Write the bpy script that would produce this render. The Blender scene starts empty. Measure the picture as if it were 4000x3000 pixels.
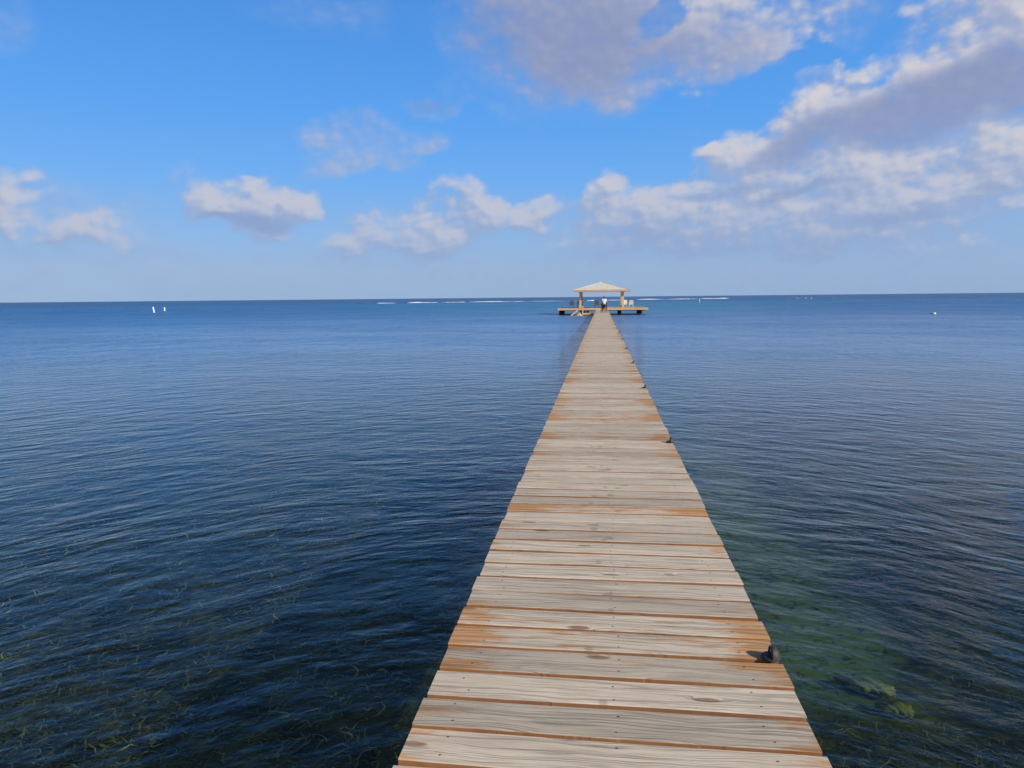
import bpy, bmesh, math, random
import numpy as np
from mathutils import Vector, Matrix
C = bpy.context
S = C.scene
R = math.radians
rnd = random.Random(11)

# ------------------------------------------------------------------ helpers
def link(o, parent=None):
    C.scene.collection.objects.link(o)
    if parent is not None: o.parent = parent
    return o
def tag(o, label=None, cat=None, group=None, kind=None):
    if label: o['label'] = label
    if cat: o['category'] = cat
    if group: o['group'] = group
    if kind: o['kind'] = kind
    return o
def empty(name, loc=(0,0,0), rz=0.0):
    o = bpy.data.objects.new(name, None); o.location = loc; o.rotation_euler = (0,0,rz)
    o.empty_display_size = .2
    return link(o)
def obj(name, bm, mats, parent=None, smooth=False):
    me = bpy.data.meshes.new(name); bm.to_mesh(me); bm.free()
    for m in (mats if isinstance(mats, (list,tuple)) else [mats]): me.materials.append(m)
    if smooth:
        for p in me.polygons: p.use_smooth = True
    return link(bpy.data.objects.new(name, me), parent)
def bmx(): return bmesh.new()
def box(bm, c, s, rot=None, mi=0, bev=0.0):
    v = bmesh.ops.create_cube(bm, size=1.0)['verts']
    M = Matrix.Translation(c) @ (rot.to_4x4() if rot else Matrix.Identity(4)) @ Matrix.Diagonal((s[0],s[1],s[2],1))
    bmesh.ops.transform(bm, matrix=M, verts=v)
    fs = set(f for q in v for f in q.link_faces)
    for f in fs: f.material_index = mi
    if bev > 0:
        es = list(set(e for q in v for e in q.link_edges))
        bmesh.ops.bevel(bm, geom=es, offset=bev, segments=1, affect='EDGES', clamp_overlap=True)
def bar(bm, a, b, w, h=None, mi=0, bev=0):
    a = Vector(a); b = Vector(b); d = b-a
    q = d.to_track_quat('Z','Y').to_matrix()
    box(bm, (a+b)/2, (w, h or w, d.length), q, mi, bev)
def tube(bm, a, b, r0, r1=None, n=12, mi=0):
    a = Vector(a); b = Vector(b); d = b-a
    g = bmesh.ops.create_cone(bm, cap_ends=True, segments=n, radius1=r0, radius2=r0 if r1 is None else r1, depth=d.length)
    bmesh.ops.transform(bm, matrix=Matrix.Translation((a+b)/2) @ d.to_track_quat('Z','Y').to_matrix().to_4x4(), verts=g['verts'])
def path(bm, pts, r, n=8):
    for a, b in zip(pts[:-1], pts[1:]): tube(bm, a, b, r, r, n)
def lathe(bm, prof, n=24, c=(0,0,0), M=None):
    rings = []
    for r, z in prof:
        rings.append([bm.verts.new((r*math.cos(2*math.pi*i/n), r*math.sin(2*math.pi*i/n), z)) for i in range(n)])
    for A, B in zip(rings[:-1], rings[1:]):
        for i in range(n): bm.faces.new((A[i], A[(i+1)%n], B[(i+1)%n], B[i]))
    if prof[0][0] > 1e-5: bm.faces.new(rings[0][::-1])
    if prof[-1][0] > 1e-5: bm.faces.new(rings[-1])
    vs = [v for g in rings for v in g]
    T = Matrix.Translation(c) @ (M.to_4x4() if M else Matrix.Identity(4))
    bmesh.ops.transform(bm, matrix=T, verts=vs)
def torus(bm, R0, r, c, axis='X', n=32, m=8):
    V = []
    for i in range(n):
        a = 2*math.pi*i/n; ring = []
        for j in range(m):
            b = 2*math.pi*j/m; q = R0 + r*math.cos(b); h = r*math.sin(b)
            p = (h, q*math.cos(a), q*math.sin(a)) if axis == 'X' else (q*math.cos(a), q*math.sin(a), h)
            ring.append(bm.verts.new((p[0]+c[0], p[1]+c[1], p[2]+c[2])))
        V.append(ring)
    for i in range(n):
        for j in range(m):
            bm.faces.new((V[i][j], V[(i+1)%n][j], V[(i+1)%n][(j+1)%m], V[i][(j+1)%m]))
def copy_tree(o, parent=None):
    c = o.copy(); C.scene.collection.objects.link(c); c.parent = parent
    for ch in [k for k in bpy.data.objects if k.parent == o]: copy_tree(ch, c)
    return c

# ------------------------------------------------------------------ node helpers
class NT:
    def __init__(s, tree): s.t = tree; s.n = tree.nodes; s.l = tree.links
    def node(s, typ, **kw):
        n = s.n.new(typ)
        for k, v in kw.items(): setattr(n, k, v)
        return n
    def set(s, sock, v):
        if v is None: return
        if isinstance(v, bpy.types.NodeSocket): s.l.new(v, sock)
        else: sock.default_value = v
    def math(s, op, a, b=None, c=None, clamp=False):
        n = s.node('ShaderNodeMath', operation=op, use_clamp=clamp)
        s.set(n.inputs[0], a); s.set(n.inputs[1], b); s.set(n.inputs[2], c)
        return n.outputs[0]
    def vmath(s, op, a, b=None, scale=None):
        n = s.node('ShaderNodeVectorMath', operation=op)
        s.set(n.inputs[0], a); s.set(n.inputs[1], b)
        if scale is not None: s.set(n.inputs['Scale'], scale)
        return n.outputs['Value'] if op in ('LENGTH','DOT_PRODUCT','DISTANCE') else n.outputs['Vector']
    def noise(s, vec, scale, detail=3, rough=.5, dist=0.0, dim='3D'):
        n = s.node('ShaderNodeTexNoise', noise_dimensions=dim)
        s.set(n.inputs['Vector'], vec); n.inputs['Scale'].default_value = scale
        n.inputs['Detail'].default_value = detail; n.inputs['Roughness'].default_value = rough
        n.inputs['Distortion'].default_value = dist
        return n
    def ramp(s, v, a, b, lo=0.0, hi=1.0, smooth=True):
        n = s.node('ShaderNodeMapRange', interpolation_type='SMOOTHSTEP' if smooth else 'LINEAR')
        s.set(n.inputs['Value'], v); s.set(n.inputs['From Min'], a); s.set(n.inputs['From Max'], b)
        s.set(n.inputs['To Min'], lo); s.set(n.inputs['To Max'], hi)
        return n.outputs['Result']
    def mix(s, f, a, b, blend='MIX'):
        n = s.node('ShaderNodeMix', data_type='RGBA', blend_type=blend)
        s.set(n.inputs[0], f)
        for i, v in ((6,a),(7,b)):
            if isinstance(v, (tuple,list)) and len(v) == 3: v = (*v, 1)
            s.set(n.inputs[i], v)
        return n.outputs[2]
    def sep(s, v):
        n = s.node('ShaderNodeSeparateXYZ'); s.set(n.inputs[0], v); return n.outputs
    def comb(s, x=0.0, y=0.0, z=0.0):
        n = s.node('ShaderNodeCombineXYZ'); s.set(n.inputs[0], x); s.set(n.inputs[1], y); s.set(n.inputs[2], z); return n.outputs[0]
    def mapping(s, v, loc=(0,0,0), rot=(0,0,0), sc=(1,1,1), typ='POINT'):
        n = s.node('ShaderNodeMapping', vector_type=typ); s.set(n.inputs['Vector'], v)
        n.inputs['Location'].default_value = loc; n.inputs['Rotation'].default_value = rot; n.inputs['Scale'].default_value = sc
        return n.outputs[0]
    def bump(s, h, dist, strength=1.0, normal=None):
        n = s.node('ShaderNodeBump'); s.set(n.inputs['Height'], h); s.set(n.inputs['Distance'], dist); s.set(n.inputs['Strength'], strength)
        if normal is not None: s.set(n.inputs['Normal'], normal)
        return n.outputs[0]
def newmat(name):
    m = bpy.data.materials.new(name); m.use_nodes = True
    t = NT(m.node_tree); t.n.clear()
    out = t.node('ShaderNodeOutputMaterial')
    return m, t, out
def principled(t, out, base, rough=.6, normal=None, **kw):
    p = t.node('ShaderNodeBsdfPrincipled')
    if isinstance(base, (tuple,list)) and len(base) == 3: base = (*base, 1)
    t.set(p.inputs['Base Color'], base); t.set(p.inputs['Roughness'], rough)
    if normal is not None: t.set(p.inputs['Normal'], normal)
    for k, v in kw.items(): t.set(p.inputs[k.replace('_',' ')], v)
    t.l.new(p.outputs[0], out.inputs['Surface'])
    return p
def simple(name, col, rough=.6, var=.15, scale=8.0, bumpd=0.002, **kw):
    m, t, out = newmat(name)
    g = t.node('ShaderNodeTexCoord').outputs['Object']
    n = t.noise(g, scale, 4, .6).outputs[0]
    c = t.mix(t.ramp(n, .3, .7), tuple(x*(1-var) for x in col), tuple(min(1, x*(1+var)) for x in col))
    principled(t, out, c, rough, t.bump(n, bumpd, .5), **kw)
    return m

# ------------------------------------------------------------------ camera
DECK = 0.58; EYE = 1.65; H = DECK+EYE
FPX = 2773.0
PITCH, YAW, ROLL = R(6.94), R(7.22), R(0.56)
fwd = Vector((-math.sin(YAW)*math.cos(PITCH), math.cos(YAW)*math.cos(PITCH), -math.sin(PITCH)))
rt0 = Vector((math.cos(YAW), math.sin(YAW), 0)); up0 = rt0.cross(fwd)
rt = rt0*math.cos(ROLL) - up0*math.sin(ROLL); up = rt0*math.sin(ROLL) + up0*math.cos(ROLL)
cam_d = bpy.data.cameras.new('camera'); cam = link(bpy.data.objects.new('camera', cam_d))
cam_d.sensor_width = 36; cam_d.lens = FPX/4000*36; cam_d.clip_start = .05; cam_d.clip_end = 60000
cam.matrix_world = Matrix(((rt.x, up.x, -fwd.x, 0),(rt.y, up.y, -fwd.y, 0),(rt.z, up.z, -fwd.z, H),(0,0,0,1)))
S.camera = cam
def ray(px, py):
    return (rt*((px-2000)/FPX) - up*((py-1500)/FPX) + fwd).normalized()
def hit(px, py, z=0.0):
    d = ray(px, py); return Vector((0,0,H)) + d*((z-H)/d.z)
def azel(px, py):
    d = ray(px, py); return math.degrees(math.atan2(d.x, d.y))/10, math.degrees(math.asin(d.z))/10

# ------------------------------------------------------------------ light and sky
SUN_EL, SUN_AZ = R(29), math.atan2(.90, -.43)       # azimuth clockwise from +Y
sd = Vector((math.sin(SUN_AZ)*math.cos(SUN_EL), math.cos(SUN_AZ)*math.cos(SUN_EL), math.sin(SUN_EL)))
sl = bpy.data.lights.new('sun', 'SUN'); sl.energy = 5.0; sl.angle = R(.53); sl.color = (1, .91, .78)
so = link(bpy.data.objects.new('sun', sl)); so.rotation_euler = sd.to_track_quat('Z','Y').to_euler(); so.location = (20,-10,30)

W = bpy.data.worlds.new('World'); S.world = W; W.use_nodes = True
wt = NT(W.node_tree); wt.n.clear()
wo = wt.node('ShaderNodeOutputWorld'); bg = wt.node('ShaderNodeBackground')
wt.l.new(bg.outputs[0], wo.inputs[0])
SKYS = 0.1
bg.inputs['Strength'].default_value = SKYS
def srgb(r, g, b):
    f = lambda c: (c/255/12.92 if c/255 <= .04045 else ((c/255+.055)/1.055)**2.4)
    return (f(r), f(g), f(b))
def k10(c): return tuple(x/SKYS for x in c)
SKYRAMP = [(-2,(.27,.41,.66)),(.5,(.283,.425,.67)),(2.2,(.315,.455,.69)),(5,(.262,.470,.80)),(9,(.168,.435,.90)),(14,(.106,.376,.91)),(21,(.074,.300,.80)),(28,(.055,.175,.44)),(37,(.042,.09,.19)),(60,(.042,.065,.11)),(90,(.045,.065,.11))]
def clear_sky(t, vec):
    """physical sky, pulled to the saturated blue of the day; vec is a direction"""
    sky = t.node('ShaderNodeTexSky', sky_type='NISHITA'); sky.sun_disc = False
    sky.sun_elevation = SUN_EL; sky.sun_rotation = SUN_AZ
    sky.air_density = 1.0; sky.dust_density = 0.0; sky.ozone_density = 8.0
    t.l.new(vec, sky.inputs[0])
    e = t.math('MULTIPLY', t.math('ARCSINE', t.sep(vec)[2]), 180/math.pi)
    cr = t.node('ShaderNodeValToRGB'); t.set(cr.inputs[0], t.ramp(e, -2, 90, 0, 1, False))
    els = cr.color_ramp.elements
    while len(els) < len(SKYRAMP): els.new(.5)
    for x, (d, c) in zip(els, SKYRAMP):
        x.position = (d+2)/92
    for x, (d, c) in zip(cr.color_ramp.elements, SKYRAMP): x.color = (*c, 1)
    deep = t.vmath('SCALE', cr.outputs[0], scale=1/SKYS)
    return t.mix(.88, sky.outputs[0], deep), e
gen = wt.node('ShaderNodeTexCoord').outputs['Generated']
wsky, _ = clear_sky(wt, gen)
wb = wt.ramp(wt.sep(gen)[1], .3, -.3)      # unseen sky behind, greyed to take blue out of the fill light
wt.l.new(wt.mix(wt.math('MULTIPLY', wb, .45), wsky, k10((.36,.36,.36))), bg.inputs[0])

# clouds: centre x, y, half-width, half-height, turn, density (read off the photograph, kept as directions in the sky)
BL = [
 (1270,50,310,190,0,1.0),(1110,-10,190,110,10,.8),(1480,70,260,150,0,.95),(1650,50,230,120,8,.8),(1850,0,170,80,0,.6),(1580,130,120,60,0,.65),(1240,190,190,45,0,.6),
 (2080,170,320,150,20,1.15),(1880,235,290,95,26,1.1),(1700,300,230,70,28,1.05),(2170,50,200,150,18,.95),(1840,145,75,45,15,.8),(1790,185,60,35,0,.65),(2050,20,110,60,30,.8),
 (1560,340,100,52,0,1.0),(1830,370,270,100,8,1.05),(2150,330,250,95,8,1.05),(1640,400,160,60,10,.85),
 (1640,470,230,75,0,1.0),(1860,455,250,85,0,1.0),(2110,430,210,100,0,1.0),(1430,465,165,68,0,1.0),(1510,445,66,55,0,.95),
 (1310,458,85,60,0,1.0),(1160,450,70,45,0,.95),(1030,452,125,50,0,1.0),(900,505,140,60,12,.9),(790,540,115,42,6,.85),(1500,395,150,50,12,.8),(1420,520,260,42,0,.8),(1800,510,380,45,0,.85),
 (1500,530,440,50,0,.6),(1900,530,480,50,0,.6),(1000,565,320,35,0,.45),
 (550,452,130,66,0,1.1),(480,474,92,36,0,1.1),(640,442,80,42,0,1.0),(530,408,80,44,0,1.0),
 (190,512,125,46,-3,.88),(10,440,70,85,0,.88),(60,520,150,60,0,.65),(280,562,240,42,0,.5),(50,580,260,45,0,.5),
 (690,300,80,42,0,.7),(790,300,165,72,0,.6),(905,298,50,45,0,.75),(790,360,150,30,0,.75),(910,205,85,30,0,.45),(1310,562,24,16,0,.8),
 (1700,600,900,55,0,.4),(300,600,700,45,0,.4),(20,60,90,90,0,.3),(700,20,210,60,0,.3),
]
HOLES = [(1425,14,55,62,0,1.5),(1650,205,170,42,32,1.0),(1700,150,70,50,35,.7)]
wr = random.Random(5)
for i in range(26):
    sg = 1 if i % 2 else -1
    BL.append((1106 + sg*wr.uniform(1500, 3000), wr.uniform(-200,560), wr.uniform(180,420), wr.uniform(50,120), 0, wr.uniform(.5,1.0)))
DK = [
 (1250,80,300,170,0,.95),(1100,60,200,150,0,.9),(1480,90,260,110,0,.6),(2020,215,340,90,14,1.1),(1760,290,210,50,25,.95),(2180,190,170,80,0,.95),
 (530,482,120,18,0,1.0),(910,205,80,28,0,.8),(1500,545,600,45,0,.6),(1700,425,150,16,12,.75),(1950,480,180,22,0,.65),(1400,505,200,22,0,.6),(2150,410,60,20,0,.6),
 (1600,60,150,70,0,.45),(1560,420,160,14,0,.6),(900,545,120,14,0,.5),
]
# the cloud layer hangs on a far sky dome; its large shapes are dome attributes, the fine billows are procedural noise
def vnoise(x, y, seed):
    g = np.random.default_rng(seed); T = g.random((256,256))
    xi = np.floor(x).astype(int); yi = np.floor(y).astype(int); fx = x-xi; fy = y-yi
    fx = fx*fx*(3-2*fx); fy = fy*fy*(3-2*fy)
    a = T[yi % 256, xi % 256]; b = T[yi % 256, (xi+1) % 256]; c = T[(yi+1) % 256, xi % 256]; d = T[(yi+1) % 256, (xi+1) % 256]
    return (a*(1-fx)+b*fx)*(1-fy)+(c*(1-fx)+d*fx)*fy
def vfbm(x, y, seed, o=4):
    v = 0; a = .5; tot = 0
    for k in range(o):
        v = v+a*vnoise(x*2**k+k*17.3, y*2**k+k*9.1, seed+k); tot += a; a *= .5
    return v/tot-.5
def blobsum(az, el, blobs, hard=.25):
    acc = np.zeros_like(az); k = 4000/2212.0
    for (cx, cy, rx, ry, rot, w) in blobs:
        a, e = azel(cx*k, cy*k); a1, e1 = azel((cx+rx)*k, cy*k); a2, e2 = azel(cx*k, (cy+ry)*k)
        sx, sy = 1.08*math.hypot(a1-a, e1-e), 1.08*math.hypot(a2-a, e2-e)
        c_, s_ = math.cos(R(rot)), math.sin(R(rot))
        dx, dy = az-a, el-e; u = (dx*c_+dy*s_)/sx; v = (-dx*s_+dy*c_)/sy
        g = np.maximum(0, 1-u*u-v*v)*w
        h = np.maximum(hard-np.abs(acc-g), 0)/hard
        acc = np.maximum(acc, g)+h*h*h*hard/6*(g > 0)*(acc > 0)
    return acc
FAINT = [q for q in BL if q[5] < .78]+[(1230,70,350,190,0,.75),(1850,420,540,160,4,.85),(2050,200,330,190,20,.6),(900,520,260,80,8,.45),(560,450,170,80,0,.45),(160,500,260,90,0,.55),(1500,490,500,90,0,.6),(1106,590,1300,60,0,.5),(60,470,160,110,0,.45)]; BL = [q for q in BL if q[5] >= .78]
def field(az, el):
    x = az*1.0; y = el*1.3
    wx = vfbm(x*1.6+40, y*1.6+40, 1, 3)*.50+vfbm(x*5+40, y*5+40, 2, 4)*.24
    wy = vfbm(x*1.6+70, y*1.6+70, 3, 3)*.34+vfbm(x*5+70, y*5+70, 4, 4)*.20
    a, e = az+wx, el+wy
    d = blobsum(a, e, BL)-blobsum(a, e, HOLES)
    n = vfbm(x*2.6+90, y*3.2+90, 5, 4)*.8
    return d+n*np.clip(d/.35, 0, 1), blobsum(az+wx*.7, el+wy*.7, DK, .3), np.clip(blobsum(a, e, FAINT, .3)+n*.25*(d < .2), 0, 1)
azs = np.arange(-115, 100.01, .3); els_ = np.concatenate([np.arange(-1.2, 34, .26), np.arange(34, 84, 1.0)])
AZ, EL = np.meshgrid(azs/10, els_/10)
fD, fK, fF = field(AZ, EL)
fD2, _, _ = field(AZ+.06, EL+.09)
ra, re_ = np.radians(AZ*10), np.radians(EL*10); RAD = 34000.0
XYZ = np.stack([np.sin(ra)*np.cos(re_), np.cos(ra)*np.cos(re_), np.sin(re_)], -1)*RAD
ny_, nx_ = AZ.shape
idx = np.arange(ny_*nx_).reshape(ny_, nx_)
quads = np.stack([idx[:-1,:-1], idx[1:,:-1], idx[1:,1:], idx[:-1,1:]], -1).reshape(-1,4)
me = bpy.data.meshes.new('sky')
me.vertices.add(ny_*nx_); me.vertices.foreach_set('co', XYZ.reshape(-1).astype(np.float32))
me.loops.add(quads.size); me.loops.foreach_set('vertex_index', quads.reshape(-1).astype(np.int32))
me.polygons.add(len(quads)); me.polygons.foreach_set('loop_start', np.arange(0, quads.size, 4, dtype=np.int32))
me.polygons.foreach_set('loop_total', np.full(len(quads), 4, dtype=np.int32))
me.update(calc_edges=True)
at = me.attributes.new('cloud', 'FLOAT_VECTOR', 'POINT')
at.data.foreach_set('vector', np.stack([fD, np.clip(fD-fD2, -1, 1), fK], -1).reshape(-1).astype(np.float32))
at = me.attributes.new('veil', 'FLOAT', 'POINT'); at.data.foreach_set('value', fF.reshape(-1).astype(np.float32))
sm, t, out = newmat('sky_with_clouds')
tc = t.node('ShaderNodeTexCoord').outputs['Object']
dirv = t.vmath('NORMALIZE', tc)
clear, elv = clear_sky(t, dirv)
at = t.sep(t.node('ShaderNodeAttribute', attribute_name='cloud').outputs['Vector'])
dx_, dy_, dz_ = t.sep(dirv)[:3]
P = t.comb(t.math('MULTIPLY', t.math('ARCTAN2', dx_, dy_), 18/math.pi), t.math('MULTIPLY', elv, .14), 0.0)
def fine(p):
    a = t.noise(p, 3.2, 8, .62, .25).outputs[0]
    v = t.node('ShaderNodeTexVoronoi', feature='SMOOTH_F1', voronoi_dimensions='2D'); t.l.new(p, v.inputs['Vector'])
    v.inputs['Scale'].default_value = 8.0; v.inputs['Smoothness'].default_value = .8; v.inputs['Detail'].default_value = 1.0; v.inputs['Roughness'].default_value = .5
    return t.math('ADD', t.math('MULTIPLY_ADD', a, 1.25, -.62), t.math('MULTIPLY_ADD', v.outputs['Distance'], -.50, .20))
fA = fine(P); fB = fine(t.vmath('ADD', P, (.035, .05, 0)))
D0, EM, KK = at[0], at[1], at[2]
edge = t.ramp(D0, 0.0, .30)
soft = t.math('SUBTRACT', 1.0, t.math('MULTIPLY', KK, .78), clamp=True)
dA = t.math('ADD', D0, t.math('MULTIPLY', t.math('MULTIPLY', fA, edge), t.math('MULTIPLY', soft, .78)))
alpha = t.math('MULTIPLY', t.ramp(dA, .02, t.math('MULTIPLY_ADD', KK, .18, .90)), .96)
veil = t.node('ShaderNodeAttribute', attribute_name='veil').outputs['Fac']
veil = t.math('MULTIPLY', t.ramp(veil, 0.0, .8), t.ramp(fA, -.55, .35, .30, .85))
alpha = t.math('SUBTRACT', 1.0, t.math('MULTIPLY', t.math('SUBTRACT', 1.0, alpha), t.math('SUBTRACT', 1.0, t.math('MULTIPLY', veil, .88))))
emb = t.math('ADD', t.math('MULTIPLY', EM, .9), t.math('MULTIPLY', t.math('SUBTRACT', fA, fB), .55))
lit = t.ramp(emb, -.26, .36)
lit = t.math('MULTIPLY', lit, t.ramp(dA, .15, .65, .55, 1.0))
lit = t.math('MULTIPLY', lit, t.math('SUBTRACT', 1.0, t.math('MULTIPLY', KK, .75), clamp=True))
cl = t.mix(lit, k10(srgb(160,172,203)), k10(srgb(216,210,212)))
cl = t.mix(t.math('MULTIPLY', t.ramp(KK, .15, .9), t.ramp(fA, -.5, .5, .88, .66)), cl, k10(srgb(136,147,186)))
cl = t.mix(t.ramp(elv, 0.0, 14, .74, .06, False), cl, k10(srgb(142,172,214)))
skyc = t.mix(alpha, clear, cl)
em = t.node('ShaderNodeEmission'); t.l.new(skyc, em.inputs['Color']); em.inputs['Strength'].default_value = SKYS
t.l.new(em.outputs[0], out.inputs['Surface'])
sm.cycles.emission_sampling = 'NONE'
me.materials.append(sm)
tag(link(bpy.data.objects.new('sky', me)), kind='structure')

# ------------------------------------------------------------------ wood
def wood_mat(name, grey_a, grey_b, fresh, fresh_amt, per_board=True, half=0.78, dark=.5):
    m, t, out = newmat(name)
    geo = t.node('ShaderNodeNewGeometry')
    tc = t.node('ShaderNodeTexCoord').outputs['Object']
    px, py, pz = t.sep(tc)[:3]
    if per_board:
        at = t.node('ShaderNodeAttribute', attribute_name='rnd'); rr = t.sep(at.outputs['Vector'])
        r1, r2, r3 = rr[0], rr[1], rr[2]
    else:
        r1 = r2 = r3 = t.node('ShaderNodeObjectInfo').outputs['Random']
    off = t.math('MULTIPLY', r1, 77.0)
    off2 = t.math('MULTIPLY', r2, 31.0)
    base = t.comb(t.math('ADD', px, off2), py, t.math('ADD', pz, off))
    # wandering grain: distort across the board slowly along it
    dn = t.noise(t.mapping(base, sc=(2.2, 6, 1)), 1.0, 2, .5).outputs[0]
    kn = t.node('ShaderNodeTexVoronoi', voronoi_dimensions='3D'); t.l.new(t.mapping(base, sc=(2.1, 7.5, 1)), kn.inputs['Vector'])
    kn.inputs['Scale'].default_value = 1.0; kn.inputs['Randomness'].default_value = 1.0
    kd = kn.outputs['Distance']
    keep = t.math('GREATER_THAN', t.sep(kn.outputs['Color'])[0], .60)
    knot = t.math('MULTIPLY', t.ramp(kd, .27, .0), keep)       # 1 at the knot centre
    gy_ = t.math('ADD', t.math('MULTIPLY', py, 1.0), t.math('ADD', t.math('MULTIPLY', t.math('SUBTRACT', dn, .5), .085), t.math('MULTIPLY', knot, .035)))
    gv = t.comb(t.math('MULTIPLY', t.math('ADD', px, off2), .9), t.math('MULTIPLY', gy_, 78), off)
    rings = t.noise(gv, 1.0, 2.5, .55).outputs[0]
    gf = t.comb(t.math('MULTIPLY', px, 5.0), t.math('MULTIPLY', gy_, 260), off)
    fine = t.noise(gf, 1.0, 3, .6).outputs[0]
    st = t.noise(t.comb(t.math('MULTIPLY', t.math('ADD', px, off2), 1.6), t.math('MULTIPLY', py, 9), off), 1.0, 4, .6).outputs[0]
    grain = t.ramp(rings, .50, .60)
    col = t.mix(t.ramp(st, .3, .7), grey_a, grey_b)
    col = t.mix(t.math('MULTIPLY', grain, dark), col, (.15,.12,.10))
    col = t.mix(t.math('MULTIPLY', t.ramp(fine, .35, .75), .30), col, (.70,.66,.60))
    col = t.mix(t.math('MULTIPLY', t.ramp(fine, .50, .28), .42), col, (.16,.13,.105))
    # dark weather streaks
    s2 = t.noise(t.comb(t.math('MULTIPLY', t.math('ADD', px, off), 2.4), t.math('MULTIPLY', py, 26), off2), 1.0, 4, .65).outputs[0]
    col = t.mix(t.math('MULTIPLY', t.ramp(s2, .54, .72), .55), col, (.16,.135,.12))
    # fresh orange wood towards the ends and where feet never scoured
    ax = t.math('ABSOLUTE', px)
    endf = t.ramp(ax, half*.50, half*1.0, 0.0, 1.0)
    on = t.noise(t.comb(t.math('MULTIPLY', t.math('ADD', px, off), 3.0), t.math('MULTIPLY', py, 16), off2), 1.0, 5, .7).outputs[0]
    thr = t.math('SUBTRACT', t.math('ADD', on, t.math('MULTIPLY', endf, .22)), t.math('MULTIPLY', r3, .58))
    om = t.ramp(thr, .40-fresh_amt, .58-fresh_amt)
    om = t.math('MULTIPLY', om, .85)
    fr = t.mix(t.ramp(rings, .40, .65), fresh, tuple(c*.55 for c in fresh))
    col = t.mix(om, col, fr)
    # knots
    col = t.mix(t.math('MULTIPLY', t.ramp(knot, .40, .75), .80), col, t.mix(t.ramp(rings, .4, .6), (.24,.13,.07), (.09,.05,.03)))
    # damp footmarks down the middle of the walkway
    if per_board:
        fv = t.node('ShaderNodeTexVoronoi', voronoi_dimensions='2D'); t.l.new(t.comb(t.math('MULTIPLY', px, 7.0), t.math('MULTIPLY', py, 4.6), 0.0), fv.inputs['Vector']); fv.inputs['Scale'].default_value = 1.0
        fm = t.math('MULTIPLY', t.ramp(t.math('ADD', fv.outputs['Distance'], t.math('MULTIPLY', st, .5)), .46, .34), t.math('GREATER_THAN', t.sep(fv.outputs['Color'])[1], .62))
        fm = t.math('MULTIPLY', fm, t.ramp(t.math('ABSOLUTE', t.math('ADD', px, .02)), .20, .10))
        col = t.mix(t.math('MULTIPLY', fm, .38), col, (.14,.115,.09))
    # board-to-board tone
    tone = t.ramp(t.math('POWER', r2, .6), 0.0, 1.0, .74, 1.06, False)
    col = t.vmath('SCALE', col, scale=tone)
    # sawn edges keep their colour
    nz = t.sep(geo.outputs['Normal'])[2]
    side = t.ramp(nz, .8, .3)
    sc = t.mix(t.ramp(st, .3, .7), (.40,.165,.055), (.24,.095,.035))
    col = t.mix(t.math('MULTIPLY', side, .9), col, sc)
    hgt = t.math('ADD', t.math('MULTIPLY', grain, -.6), t.math('MULTIPLY', fine, .5))
    principled(t, out, col, .78, t.bump(hgt, .0035, .8))
    return m
M_deck = wood_mat('weathered_deck_wood', (.51,.42,.32), (.66,.565,.455), (.58,.28,.095), .0, dark=.46)
M_under = simple('shade_dark_timber', (.055,.045,.035), .8, .4, 5)  # near-black: the shade beneath the decks is put into the timber colour
M_new = None
def plain_wood(name, a, b, rough=.7):
    m, t, out = newmat(name)
    tc = t.node('ShaderNodeTexCoord').outputs['Object']
    n = t.noise(t.mapping(tc, sc=(3,3,3)), 2.0, 4, .6).outputs[0]
    g = t.noise(t.mapping(tc, sc=(1.2,9,22)), 1.0, 4, .6).outputs[0]
    c = t.mix(t.ramp(g, .35, .65), a, b); c = t.mix(t.math('MULTIPLY', t.ramp(n, .45,.75), .3), c, tuple(x*.6 for x in a))
    principled(t, out, c, rough, t.bump(g, .003, .5))
    return m
M_honey = plain_wood('honey_treated_pine', (.62,.40,.20), (.74,.52,.29))
M_fascia = plain_wood('warm_fascia_board', (.62,.38,.24), (.72,.48,.32))
M_screw = simple('rusty_screw', (.10,.045,.025), .6, .3, 200, 0)
M_stain = None

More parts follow.
